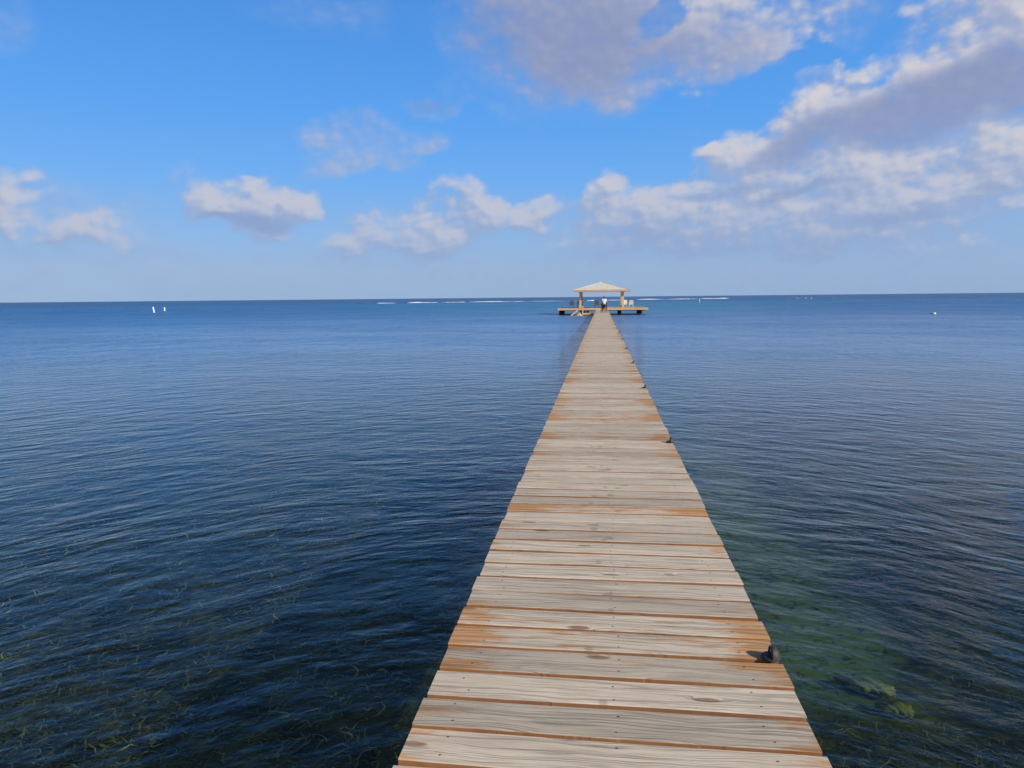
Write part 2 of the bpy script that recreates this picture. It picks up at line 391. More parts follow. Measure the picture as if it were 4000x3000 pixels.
# ------------------------------------------------------------------ pier
PW = 1.535; PCX = 0.045; PITCHB = .2175; Y0 = -2.6; YEND = 88.0
pier = tag(empty('wooden_pier', (PCX, 0, DECK)), 'long narrow pier of weathered grey cross planks with orange edges leading to the shelter', 'pier')
def deck_mesh(y0, y1, halfw, pitch, bw, th=.038, jit=.012, seed=3, screws=True, segs=10, soft=True, det=30):
    r = random.Random(seed)
    V = []; F = []; A = []; MI = []
    y = y0; i = 0
    while y < y1:
        near = y < det
        ns = segs if near else 2
        b = bw + r.uniform(-.006,.004)
        l = -halfw + r.uniform(-jit,jit); rr = halfw + r.uniform(-jit,jit)
        rot = r.uniform(-.0035,.0035); dz = r.uniform(-.003,.003); dz2 = r.uniform(-.003,.003)
        at = (r.random(), r.random(), r.random())
        yc = y + r.uniform(-.004,.004)
        prof = [(-b/2, -th), (-b/2, -.004), (-b/2+.004, 0), (b/2-.004, 0), (b/2, -.004), (b/2, -th)]
        rings = []
        w1, w2 = r.uniform(0,6), r.uniform(0,6)
        for k in range(ns+1):
            x = l + (rr-l)*k/ns
            ey = .0022*math.sin(x*5+w1) if near else 0; ey2 = .0022*math.sin(x*4+w2) if near else 0
            ring = []
            for q, (py, pz) in enumerate(prof):
                yy = yc + py + rot*x + (ey if q < 3 else ey2)
                ring.append(len(V)); V.append((x, yy, pz + dz + dz2*x))
                A.append(at)
            rings.append(ring)
        n = len(prof)
        for a, c in zip(rings[:-1], rings[1:]):
            for q in range(n):
                F.append((a[q], c[q], c[(q+1)%n], a[(q+1)%n])); MI.append(0)
        F.append(tuple(rings[0])); MI.append(0); F.append(tuple(rings[-1][::-1])); MI.append(0)
        if screws and y < 16:
            for xs in (-halfw*.80, 0.03, halfw*.78):
                for sy in (-b*.27, b*.27):
                    cx = xs + r.uniform(-.02,.02); cy = yc + sy + rot*cx + r.uniform(-.01,.01)
                    base = len(V); 
                    zz = dz + dz2*cx + .0007
                    for a in range(8):
                        V.append((cx+.0052*math.cos(a*math.pi/4), cy+.0042*math.sin(a*math.pi/4), zz)); A.append(at)
                    for a in range(8):
                        V.append((cx+.0052*math.cos(a*math.pi/4), cy+.0042*math.sin(a*math.pi/4), zz-.002)); A.append(at)
                    F.append(tuple(base+a for a in range(8))); MI.append(1)
        y += pitch + r.uniform(-.003,.003); i += 1
    me = bpy.data.meshes.new('deck_planks'); me.from_pydata(V, [], F); me.update()
    a = me.attributes.new('rnd', 'FLOAT_VECTOR', 'POINT'); a.data.foreach_set('vector', np.array(A, dtype=np.float32).ravel())
    me.polygons.foreach_set('material_index', MI)
    return me
me = deck_mesh(Y0, YEND-.1, PW/2, PITCHB, .192, jit=.007)
me.materials.append(M_deck); me.materials.append(M_screw)
link(bpy.data.objects.new('deck_planks', me), pier)
for sx in (-PW/2+.13, 0, PW/2-.13):
    b = bmx(); box(b, (sx, (Y0+YEND)/2, -.038-.10), (.045, YEND-Y0-.2, .19)); obj('joist', b, M_under, pier)
yy = -1.0
while yy < 86:
    for sx in (-PW/2+.22, PW/2-.22):
        b = bmx(); tube(b, (sx, yy, -.24), (sx, yy, -DECK-1.3), .10, .11, 14); obj('pile', b, M_under, pier, True)
    b = bmx(); box(b, (0, yy+.14, -.33), (PW-.1, .07, .19)); obj('cross_beam', b, M_under, pier)
    yy += 4.88*.75

# ------------------------------------------------------------------ deck lights along the right edge
M_blk = simple('black_plastic', (.028,.026,.024), .62, .4, 60, .0006)
M_lens = simple('grey_lens', (.10,.11,.125), .25, .1, 30, 0)
def make_light():
    t = empty('deck_light')
    r, h = .052, .066
    # low round base
    b = bmx(); lathe(b, [(.0, 0), (.050,0), (.053,.005), (.052,.012), (.045,.018), (.03,.020), (0,.0205)], 28)
    obj('base', b, M_blk, t, True)
    # hood: half dome standing on the outer side, flat upright face towards the walkway
    b = bmx(); n, m = 14, 10; rows = []
    for i in range(m+1):
        th = (math.pi/2)*i/m; rows.append([])
        for j in range(n+1):
            ph = -math.pi/2 + math.pi*j/n
            q = math.cos(th)**.9
            rows[-1].append(b.verts.new((q*r*math.cos(ph)*.95+.004, q*r*math.sin(ph), .004+h*math.sin(th))))
    for A, B in zip(rows[:-1], rows[1:]):
        for j in range(n): b.faces.new((A[j], A[j+1], B[j+1], B[j]))
    # rim a few mm thick round the face
    rim = [Vector((.004, -r*math.cos(a)*1.0, .004+h*math.sin(a))) for a in [math.pi*k/20 for k in range(21)]]
    inn = [Vector((.004, v.y*.86, .004+(v.z-.004)*.88)) for v in rim]
    def strip(P, Q):
        p = [b.verts.new(v) for v in P]; q = [b.verts.new(v) for v in Q]
        for i in range(len(p)-1): b.faces.new((p[i], p[i+1], q[i+1], q[i]))
    fr = [v+Vector((-.007,0,0)) for v in rim]; fi = [v+Vector((-.007,0,0)) for v in inn]
    strip(rim, fr); strip(fr, fi); strip(fi, inn)
    bmesh.ops.remove_doubles(b, verts=b.verts, dist=1e-5)
    bmesh.ops.recalc_face_normals(b, faces=b.faces)
    obj('hood', b, M_blk, t, True)
    b = bmx(); c = b.verts.new((.003,0,.01)); ring = [b.verts.new(v+Vector((-.001,0,0))) for v in inn]
    for i in range(len(ring)-1): b.faces.new((c, ring[i], ring[i+1]))
    f2 = bmesh.ops.extrude_face_region(b, geom=list(b.faces))
    bmesh.ops.translate(b, vec=(.002,0,0), verts=[g for g in f2['geom'] if isinstance(g, bmesh.types.BMVert)])
    obj('lens', b, M_lens, t)
    b = bmx(); lathe(b, [(0,0),(.004,0),(.0035,.0015),(0,.002)], 10, (-.030,-.026,.0185)); obj('screw', b, simple('steel', (.6,.6,.6), .3, .1, 50, 0, Metallic=1.0), t, True)
    return t
proto = make_light()
ordn = ['nearest','second nearest','third nearest','fourth nearest','fifth nearest','sixth nearest','seventh nearest','eighth nearest','ninth nearest','tenth nearest','eleventh nearest','twelfth nearest','thirteenth nearest','fourteenth nearest','fifteenth nearest','sixteenth nearest','seventeenth nearest','eighteenth nearest']
for k in range(18):
    o = proto if k == 0 else copy_tree(proto)
    yl = 3.19 + 4.88*k
    o.scale = (.82,)*3; o.location = (PCX+PW/2-.038+rnd.uniform(-.004,.004), yl, DECK+.0035); o.rotation_euler.z = rnd.uniform(-.08,.08)
    tag(o, ordn[k]+" of the black dome deck lights along the pier's right edge", 'deck light', 'black deck lights along the right edge of the pier')

# ------------------------------------------------------------------ shelter platform at the end
PZ = 0.84
def board_deck(name, x0, x1, y0, y1, z, parent, mat):
    me = deck_mesh(x0, x1, (y1-y0)/2, .15, .14, jit=.004, seed=9, screws=False, segs=1, det=-99)
    me.materials.append(mat)
    o = link(bpy.data.objects.new(name, me), parent); o.rotation_euler.z = -math.pi/2; o.location = (0, (y0+y1)/2, z)
    return o
plat = tag(empty('dock_platform', (0,0,0)), 'wide honey-coloured wooden platform on dark piles at the end of the pier', 'platform')
M_deck2 = wood_mat('newer_platform_wood', (.52,.43,.33), (.60,.50,.39), (.58,.34,.15), .05, dark=.3)
XL, XR, YF, YB = -5.38, 5.62, 88.0, 97.0
board_deck('deck_planks', XL+.1, XR-.06, YF+.05, YB-.05, PZ, plat, M_deck2)
b = bmx(); box(b, ((XL+XR)/2, YF+.021, PZ-.125+.01), (XR-XL, .042, .25), bev=.004); obj('front_fascia', b, M_honey, plat)
b = bmx(); box(b, ((XL+XR)/2, YB-.021, PZ-.125+.01), (XR-XL, .042, .25), bev=.004); obj('back_fascia', b, M_honey, plat)
for sx in (XL+.021, XR-.021):
    b = bmx(); box(b, (sx, (YF+YB)/2, PZ-.125+.01), (.042, YB-YF-.086, .25), bev=.004); obj('side_fascia', b, M_honey, plat)
for yv in (YF+1.0, (YF+YB)/2, YB-1.0):
    b = bmx(); box(b, ((XL+XR)/2, yv, PZ-.22), (XR-XL-.4, .09, .22)); obj('beam', b, M_under, plat)
for yv in (YF+1.0, (YF+YB)/2, YB-1.0):
    for xv in (-5.1, -2.55, 0.2, 2.25, 4.75):
        b = bmx(); tube(b, (xv, yv, PZ-.30), (xv, yv, -1.4), .17, .18, 14); obj('pile', b, M_under, plat, True)

# shelter
gz_ = tag(empty('roofed_shelter', (0, 93.75, PZ)), 'open square shelter with pale grey hipped roof on four wooden posts', 'shelter')
PX, RX = 2.66, 3.58
ZE = 2.87 - PZ      # underside of eaves
for sx in (-1,1):
    for sy in (-1,1):
        b = bmx(); box(b, (sx*PX-.03, sy*PX, ZE/2+.004), (.27,.27,ZE), bev=.008)
        box(b, (sx*PX-.03, sy*PX, .08), (.33,.33,.14), bev=.006)
        obj('post', b, M_honey, gz_)
b = bmx()
for sy in (-1,1): box(b, (-.03, sy*PX, ZE+.10), (2*PX+.3, .14, .19))
for sx in (-1,1): box(b, (sx*PX-.03, 0, ZE+.10), (.14, 2*PX-.15, .19))
obj('beam', b, M_honey, gz_)
def roof_mat():
    m, t, out = newmat('pale_shingles')
    tc = t.node('ShaderNodeTexCoord').outputs['Object']
    x, y, z = t.sep(tc)[:3]
    row = t.math('MULTIPLY', z, 24.0)
    fr = t.math('FRACT', row)
    xa = t.math('ADD', t.math('MULTIPLY', t.math('ADD', x, y), 5.0), t.math('MULTIPLY', t.math('FLOOR', row), .37))
    vn = t.node('ShaderNodeTexWhiteNoise', noise_dimensions='2D'); t.l.new(t.comb(t.math('FLOOR', xa), t.math('FLOOR', row), 0.0), vn.inputs['Vector'])
    c = t.mix(vn.outputs['Value'], (.56,.56,.50), (.74,.73,.66))
    c = t.mix(t.ramp(fr, .16, .0), c, (.20,.20,.19))
    c = t.mix(t.ramp(t.math('FRACT', xa), .07, .0), c, (.24,.24,.23))
    principled(t, out, c, .85, t.bump(fr, .01, .7)); return m
b = bmx()
e0, e1, zt = RX, .14, 4.09-PZ
for (z0, z1, A0) in ((ZE+.20, zt, 1),):
    q = [(-RX,-RX,z0),(RX,-RX,z0),(RX,RX,z0),(-RX,RX,z0),(-e1,0,z1),(e1,0,z1)]
    v = [b.verts.new(p) for p in q]
    b.faces.new((v[0],v[1],v[5],v[4])); b.faces.new((v[1],v[2],v[5])); b.faces.new((v[2],v[3],v[4],v[5])); b.faces.new((v[3],v[0],v[4])); b.faces.new((v[3],v[2],v[1],v[0]))
rf = obj('roof', b, roof_mat(), gz_)
M_cap = simple('pale_ridge_cap', (.60,.58,.52), .8, .1, 6)
b = bmx()
for (sx, sy) in ((-1,-1),(1,-1),(1,1),(-1,1)):
    bar(b, (sx*RX, sy*RX, ZE+.215), (sx*e1, 0, zt+.012), .13, .03)
box(b, (0,0,zt+.02), (2*e1+.1,.14,.04))
obj('ridge_cap', b, M_cap, rf)
for sy in (-1,1):
    b = bmx(); box(b, (0, sy*(RX+.02), ZE+.105), (2*RX+.08, .04, .20), bev=.004); obj('fascia', b, M_fascia, gz_)
    b = bmx(); box(b, (0, sy*(RX+.03), ZE+.215), (2*RX+.14, .07, .022)); obj('drip_edge', b, M_cap, gz_)
for sx in (-1,1):
    b = bmx(); box(b, (sx*(RX+.02), 0, ZE+.105), (.04, 2*RX-.004, .20), bev=.004); obj('fascia', b, M_fascia, gz_)
b = bmx()
for k in range(9):
    x = -RX+.4 + k*(2*RX-.8)/8
    box(b, (x, 0, ZE+.17), (.05, 2*RX-.1, .05))
obj('rafter', b, M_honey, gz_)

# landing and water steps on the left of the pier
ld = tag(empty('low_landing', (0,0,0)), 'low wooden landing with upright post between the pier and the water steps', 'landing')
def zx(zxp, d): return (2140+zxp*.19892-2351)*d/FPX           # metres to the right of the pier's vanishing direction
dl = 86.6
b = bmx(); box(b, ((zx(697,dl)-.75)/2, dl, .19), (-.75-zx(697,dl), .07, .20), bev=.005); obj('front_beam', b, M_honey, ld)
me = deck_mesh(dl+.1, dl+1.3, .72, .15, .14, jit=.004, seed=4, screws=False, segs=1, det=-99); me.materials.append(M_deck2)
o = link(bpy.data.objects.new('deck_planks', me), ld); o.location = ((zx(697,dl)-.75)/2, 0, .27)
b = bmx(); box(b, (zx(694,dl)-.0, dl, .50), (.15,.15,1.30), bev=.01); obj('post', b, M_honey, ld)
for xv in (zx(720,dl)+.05, -.95):
    b = bmx(); tube(b, (xv, dl+.5, .15), (xv, dl+.5, -1.2), .09, .09, 12); obj('pile', b, M_under, ld, True)
stp = tag(empty('water_steps', (0,0,0)), 'wooden steps with two sloping rails running down into the water left of the landing', 'steps')
for (xa, za, xb, zb) in ((600, .62, 455, -.08), (678, .42, 575, -.08)):
    b = bmx(); bar(b, (zx(xa,dl), dl+ .1, za), (zx(xb,dl), dl-.1, zb), .06, .14, bev=.004); obj('rail', b, M_honey, stp)
for k in range(3):
    f = .25+.25*k
    b = bmx(); box(b, (zx(640-55*f*2,dl), dl+.45, .38-.42*f), (.26,.75,.04), bev=.004); obj('tread', b, M_honey, stp)
b = bmx(); lathe(b, [(0,-.06),(.12,-.05),(.17,0),(.16,.09),(.1,.16),(.0,.18)], 16, (zx(650,dl-.4), dl-.4, -.02)); tag(obj('float', b, simple('white_plastic', (.78,.77,.72), .5, .05, 4), None, True), 'small white float on the water below the sloping rails of the steps', 'float')
for xv, nm in ((zx(740,88.6), 'left'), (zx(800,88.8), 'right')):
    b = bmx(); lathe(b, [(.0,-.02),(.12,0),(.17,.08),(.18,.2),(.14,.3),(.0,.33)], 16, (0,0,0))
    o = obj('mooring_float', b, M_blk, None, True); o.location = (xv, 87.4 if nm == 'left' else 87.6, .30)
    tag(o, nm+' of two small dark round floats sitting on the low landing', 'float', 'dark floats on the low landing')

# ------------------------------------------------------------------ chairs on the platform
def make_chair(name, cat, frame_m, fab_m, solid):
    t = empty(name)
    for sx in (-1,1):
        b = bmx(); bar(b, (sx*.27,.24,0), (sx*.28,.22,.56), .045, .05, bev=.004); obj('leg', b, frame_m, t)
        b = bmx(); bar(b, (sx*.25,-.30,0), (sx*.27,-.20,.54), .045, .05, bev=.004); obj('leg', b, frame_m, t)
        b = bmx(); box(b, (sx*.29, .0, .575), (.07,.56,.035), bev=.008); obj('armrest', b, frame_m, t)
    b = bmx(); box(b, (0,.02,.34), (.50,.48,.04), Matrix.Rotation(R(5),3,'X'), bev=.012); obj('seat', b, fab_m, t)
    rot = Matrix.Rotation(R(16),3,'X')
    b = bmx()
    if solid:
        box(b, (0,-.285,.60), (.50,.03,.50), rot, bev=.014)
        tube(b, (-.2,-.355,.84), (.2,-.355,.84), .035, .035, 10)
    else:
        box(b, (0,-.285,.60), (.46,.022,.52), rot, bev=.008)
    obj('backrest', b, fab_m, t)
    b = bmx()
    for sx in (-1,1): bar(b, (sx*.25,-.21,.33), (sx*.25,-.365,.87), .035, .035)
    tube(b, (-.25,-.365,.87), (.25,-.365,.87), .018, .018, 8)
    obj('back_frame', b, frame_m, t)
    return t
M_gfr = simple('grey_chair_frame', (.60,.59,.55), .5, .1, 10); M_gfab = simple('grey_sling', (.62,.57,.49), .8, .15, 30)
M_wht = simple('white_resin', (.80,.74,.64), .45, .06, 5)
cp = make_chair('patio_chair', 'chair', M_gfr, M_gfab, False)
spots = [(-3.97, 96.2, .05, 'grey patio chair facing the sea, leftmost on the platform'),
         (-2.98, 96.3, -.15, 'grey patio chair half hidden behind the left front post of the shelter'),
         (-.66, 96.2, .02, 'grey patio chair facing the sea just left of the walking person')]
for i, (x, y, a, lb) in enumerate(spots):
    o = cp if i == 0 else copy_tree(cp)
    o.location = (x, y, PZ+.004); o.rotation_euler.z = a; tag(o, lb, 'chair', 'grey patio chairs on the platform')
cw = make_chair('resin_chair', 'chair', M_wht, M_wht, True)
for i, (x, y, a, lb) in enumerate([(2.98, 96.0, .35, 'white resin chair partly hidden behind the right front post of the shelter'), (3.84, 95.6, .05, 'white resin chair standing clear on the right side of the platform')]):
    o = cw if i == 0 else copy_tree(cw)
    o.location = (x, y, PZ+.004); o.rotation_euler.z = a; tag(o, lb, 'chair', 'white resin chairs on the platform')

# ------------------------------------------------------------------ people
def skin(name, V, E, rad, mat, parent=None, sub=2, root=0):
    me = bpy.data.meshes.new(name); me.from_pydata([Vector(v) for v in V], E, []); me.update()
    o = link(bpy.data.objects.new(name, me), parent)
    m = o.modifiers.new('skin', 'SKIN'); m.use_smooth_shade = True
    lay = me.skin_vertices[0].data if len(me.skin_vertices) else None
    if lay is None:
        bm = bmesh.new(); bm.from_mesh(me); bm.verts.layers.skin.verify(); bm.to_mesh(me); bm.free(); lay = me.skin_vertices[0].data
    for i, r in enumerate(rad):
        lay[i].radius = r if isinstance(r, tuple) else (r, r); lay[i].use_root = (i == root)
    s = o.modifiers.new('sub', 'SUBSURF'); s.levels = s.render_levels = sub
    me.materials.append(mat)
    return o
M_skin = simple('tan_skin', (.42,.24,.16), .55, .06, 20)
M_hair = simple('black_hair', (.012,.010,.010), .6, .3, 60)
M_shirt = simple('white_cotton', (.80,.79,.78), .85, .04, 9, .01)
M_short = simple('charcoal_shorts', (.035,.038,.045), .85, .2, 9, .01)
M_bshirt = simple('black_cotton', (.015,.016,.02), .85, .2, 9, .01)
M_trous = simple('dark_trousers', (.03,.03,.035), .85, .2, 9, .01)
def head(parent, c, hair_mat, yaw=0, pitch=0, sc=1.0):
    pass
def build_person(name, loc, J, label, shirt, legwear, shorts=True):
    """J: joints. One continuous skinned body; clothes and hair are its children."""
    t = tag(empty(name, loc), label, 'person')
    V = []; E = []; Rr = []
    def add(p, r, par=None):
        V.append(Vector(p)); Rr.append(r)
        if par is not None: E.append((par, len(V)-1))
        return len(V)-1
    pel = add(J['pelvis'], (.15,.11)); ab = add(J['waist'], (.125,.095), pel); ch = add(J['chest'], (.165,.11), ab)
    nb = add(J['neckb'], (.085,.07), ch); nk = add(J['neck'], .055, nb)
    h = Vector(J['head'])
    h1 = add(h+Vector((0,-.005,-.07)), (.062,.075), nk); h2 = add(h, (.077,.095), h1); h3 = add(h+Vector((0,0,.07)), (.066,.085), h2); h4 = add(h+Vector((0,-.005,.10)), (.03,.04), h3)
    nose = add(h+Vector((0,.098,-.025)), .012, h2)
    for s, k in ((-1,'L'),(1,'R')):
        sh = add(J['sh'+k], .062, ch); el = add(J['el'+k], .042, sh); wr = add(J['wr'+k], (.028,.024), el)
        d = (Vector(J['wr'+k])-Vector(J['el'+k])).normalized()
        w = Vector(J['wr'+k]); pm = add(w+d*.05, (.034,.016), wr); pm2 = add(w+d*.085, (.036,.015), pm)
        side = Vector((0,1,0)) if abs(d.z) > .6 else Vector((1,0,0))
        curl = Vector((-s*.5,0,-.2))
        for f, (o_, L) in enumerate(((-.027,.062),(-.009,.072),(.009,.068),(.027,.055))):
            a = add(w+d*.105+side*o_, .0088, pm2); b2 = add(w+d*(.105+L*.5)+side*o_*1.1+curl*.012, .0080, a); add(w+d*(.105+L*.85)+side*o_*1.1+curl*.034, .0068, b2)
        a = add(w+d*.045-side*s*.036, .011, pm); add(w+d*.085-side*s*.052, .009, a)
        hp = add(J['hp'+k], (.09,.085), pel); kn = add(J['kn'+k], .056, hp); cf = add((Vector(J['kn'+k])*.65+Vector(J['an'+k])*.35)+Vector((0,-.02,0)), .056, kn); an = add(J['an'+k], .036, cf)
        A = Vector(J['an'+k]); td = Vector(J.get('td'+k, (0,1,-.35))).normalized()
        add(A+Vector((0,-.035,-.045)), .030, an)
        ft = add(A+td*.12+Vector((0,0,-.02)), (.042,.022), an); add(A+td*.19+Vector((0,0,-.025)), (.036,.016), ft)
    skin('body', V, E, Rr, M_skin, t)
    # shirt
    P = Vector(J['pelvis']); Wt = Vector(J['waist']); Ch = Vector(J['chest']); Nb = Vector(J['neckb'])
    sv = [P+Vector((0,0,-.06 if shorts else .02)), Wt, Ch, Nb+Vector((0,0,-.01))]; sr = [(.185,.135),(.165,.125),(.185,.13),(.09,.08)]; se = [(0,1),(1,2),(2,3)]
    for k in 'LR':
        a = len(sv); S0 = Vector(J['sh'+k]); E0 = Vector(J['el'+k])
        sv += [S0, S0*.25+E0*.75]; sr += [.085,.070]; se += [(2,a),(a,a+1)]
    skin('shirt', sv, se, sr, shirt, t, root=0)
    lv = [P+Vector((0,0,.03)), P+Vector((0,0,-.05))]; lr = [(.165,.125),(.165,.13)]; le = [(0,1)]
    for k in 'LR':
        a = len(lv); hp = Vector(J['hp'+k])+Vector((0,0,-.05)); kn = Vector(J['kn'+k])
        if shorts: lv += [hp, hp*.2+kn*.8]; lr += [.11,.10]; le += [(1,a),(a,a+1)]
        else:
            an = Vector(J['an'+k]); lv += [hp, kn, an*.9+kn*.1]; lr += [.105,.08,.06]; le += [(1,a),(a,a+1),(a+1,a+2)]
    skin('shorts' if shorts else 'trousers', lv, le, lr, legwear, t, root=0)
    b = bmx(); g = bmesh.ops.create_icosphere(b, subdivisions=3, radius=1.0)
    for v in list(b.verts):
        q = v.co.copy(); n = 1+.05*math.sin(q.x*17+3*q.z)*math.sin(q.y*15)
        v.co = Vector((q.x*.088*n, q.y*.104*n-.006, q.z*.108*n+.022))
    bmesh.ops.delete(b, geom=[v for v in b.verts if (v.co.y > .045 and v.co.z < .06) or v.co.z < -.055], context='VERTS')
    o = obj('hair', b, M_hair, t, True); o.location = h
    for s in (-1,1):
        b = bmx(); bmesh.ops.create_icosphere(b, subdivisions=2, radius=1.0)
        for v in b.verts: v.co = Vector((v.co.x*.010, v.co.y*.02, v.co.z*.03))
        o = obj('ear', b, M_skin, t, True); o.location = h+Vector((s*.084,-.002,-.02))
    return t
def Pz(px, d): return (px-2351)*d/FPX
walker = build_person('person', (Pz(2360,73.8), 73.8, DECK), dict(
    pelvis=(0,0,.93), waist=(0,.01,1.08), chest=(0,.0,1.27), neckb=(0,-.01,1.41), neck=(0,.015,1.47), head=(0,.04,1.575),
    shL=(-.185,-.01,1.36), elL=(-.245,.0,1.09), wrL=(-.235,.17,.93), shR=(.185,-.01,1.36), elR=(.25,.0,1.09), wrR=(.235,.17,.93),
    hpL=(-.085,0,.86), knL=(-.085,.16,.50), anL=(-.075,.10,.10), hpR=(.085,0,.86), knR=(.08,.0,.48), anR=(.06,-.12,.095)),
    'person in white short-sleeved shirt and dark shorts seen from behind, walking along the pier', M_shirt, M_short)
wc_y = 74.30
sitter = build_person('person', (Pz(2360,73.8), wc_y, DECK), dict(
    pelvis=(0,.02,.56), waist=(0,.0,.70), chest=(0,.0,.90), neckb=(0,-.0,1.03), neck=(0,.02,1.08), head=(0,.05,1.18),
    shL=(-.19,0,.98), elL=(-.38,-.02,.78), wrL=(-.27,.20,.74), shR=(.19,0,.98), elR=(.40,-.02,.80), wrR=(.29,.20,.74),
    hpL=(-.10,.05,.53), knL=(-.13,.45,.56), anL=(-.12,.55,.16), hpR=(.10,.05,.53), knR=(.13,.45,.56), anR=(.12,.55,.16)),
    'person in black top seated in front of the walking person, elbows sticking out', M_bshirt, M_trous, False)
wch = tag(empty('wheelchair', (Pz(2360,73.8), wc_y, DECK)), 'dark wheelchair being pushed along the pier by the person in white', 'wheelchair')
M_tyre = simple('black_rubber', (.012,.012,.012), .7, .2, 30); M_cfr = simple('dark_metal_frame', (.03,.03,.035), .35, .2, 20)
for s in (-1,1):
    w = bmx(); torus(w, .285, .022, (s*.30,0,.307), 'X', 36, 8); wh = obj('wheel', w, M_tyre, wch, True)
    b = bmx(); torus(b, .265, .008, (s*.30,0,.307), 'X', 36, 6)
    for k in range(12):
        a = k*math.pi/6; tube(b, (s*.30,0,.307), (s*.30, .26*math.cos(a), .307+.26*math.sin(a)), .003, .003, 5)
    tube(b, (s*.27,0,.307), (s*.33,0,.307), .03, .03, 10); obj('rim', b, M_cfr, wh)
    b = bmx(); torus(b, .07, .018, (s*.22,.50,.09), 'X', 20, 8); obj('caster', b, M_tyre, wch, True)
    b = bmx(); path(b, [(s*.24,-.18,.95),(s*.24,-.14,.90),(s*.24,-.12,.40),(s*.24,.40,.45),(s*.22,.50,.16)], .013); path(b, [(s*.24,-.12,.72),(s*.24,.28,.72),(s*.24,.30,.43)], .012); path(b, [(s*.24,.40,.45),(s*.2,.62,.12)], .011)
    obj('side_frame', b, M_cfr, wch, True)
    b = bmx(); tube(b, (s*.24,-.17,.94), (s*.24,-.30,.955), .017, .017, 10); obj('push_handle', b, M_tyre, wch, True)
    b = bmx(); box(b, (s*.26,.10,.735), (.05,.32,.03), bev=.008); obj('armrest', b, M_tyre, wch)
    b = bmx(); box(b, (s*.13,.66,.11), (.16,.14,.015)); obj('footrest', b, M_cfr, wch)
b = bmx(); box(b, (0,.14,.46), (.46,.46,.04), bev=.01); obj('seat', b, M_bshirt, wch)
b = bmx(); box(b, (0,-.13,.68), (.46,.025,.42), bev=.008); obj('backrest', b, M_bshirt, wch)
b = bmx(); path(b, [(-.24,-.05,.2),(.24,.1,.42)], .01); path(b, [(.24,-.05,.2),(-.24,.1,.42)], .01); obj('cross_brace', b, M_cfr, wch)

# ------------------------------------------------------------------ buoys
M_bw = simple('buoy_white', (.85,.84,.80), .4, .06, 3)
M_by = simple('buoy_cream', (.80,.70,.48), .45, .15, 6)
def spar(name, px, py, hgt, wid, tilt, label):
    p = hit(px, py, 0); t = tag(empty(name, p), label, 'buoy')
    r = wid/2
    b = bmx(); lathe(b, [(r*.9,-.5),(r,-.3),(r,hgt*.82),(r*.92,hgt*.90),(r*.6,hgt*.96),(0,hgt*.97)], 16)
    o = obj('body', b, M_bw, t, True)
    b = bmx(); lathe(b, [(r*.35,hgt*.95),(r*.35,hgt*1.03),(0,hgt*1.04)], 10); obj('cap', b, M_blk, t, True)
    b = bmx(); lathe(b, [(r*1.04,-.3),(r*1.06,.0),(r*1.04,.05)], 16); obj('collar', b, M_by, t, True)
    t.rotation_euler = (0, tilt, YAW)
    return t
spar('spar_buoy', 602, 1221, 1.15, .27, R(-9), 'taller tilted white cylindrical buoy, left of the pair floating at the far left')
spar('spar_buoy', 643, 1214, .80, .30, R(-2), 'shorter upright white cylindrical buoy, right of the pair at the far left')
spar('channel_marker', 2732, 1181, 1.30, .17, R(0), 'thin white marker post in the water between the shelter and the round buoy')
p = hit(3648, 1227, 0); t = tag(empty('round_buoy', p), 'round cream mooring buoy floating alone on the right', 'buoy')
b = bmx(); lathe(b, [(0,-.16),(.12,-.13),(.20,-.03),(.205,.05),(.16,.15),(.08,.20),(0,.21)], 24); obj('body', b, M_by, t, True)
b = bmx(); torus(b, .035, .010, (-.05,0,.215), 'X', 16, 6); obj('mooring_ring', b, M_blk, t, True)
b = bmx(); lathe(b, [(0,-.06),(.08,-.04),(.10,.02),(.06,.07),(0,.08)], 14, (-.26,.05,0)); obj('pickup_float', b, M_blk, t, True)

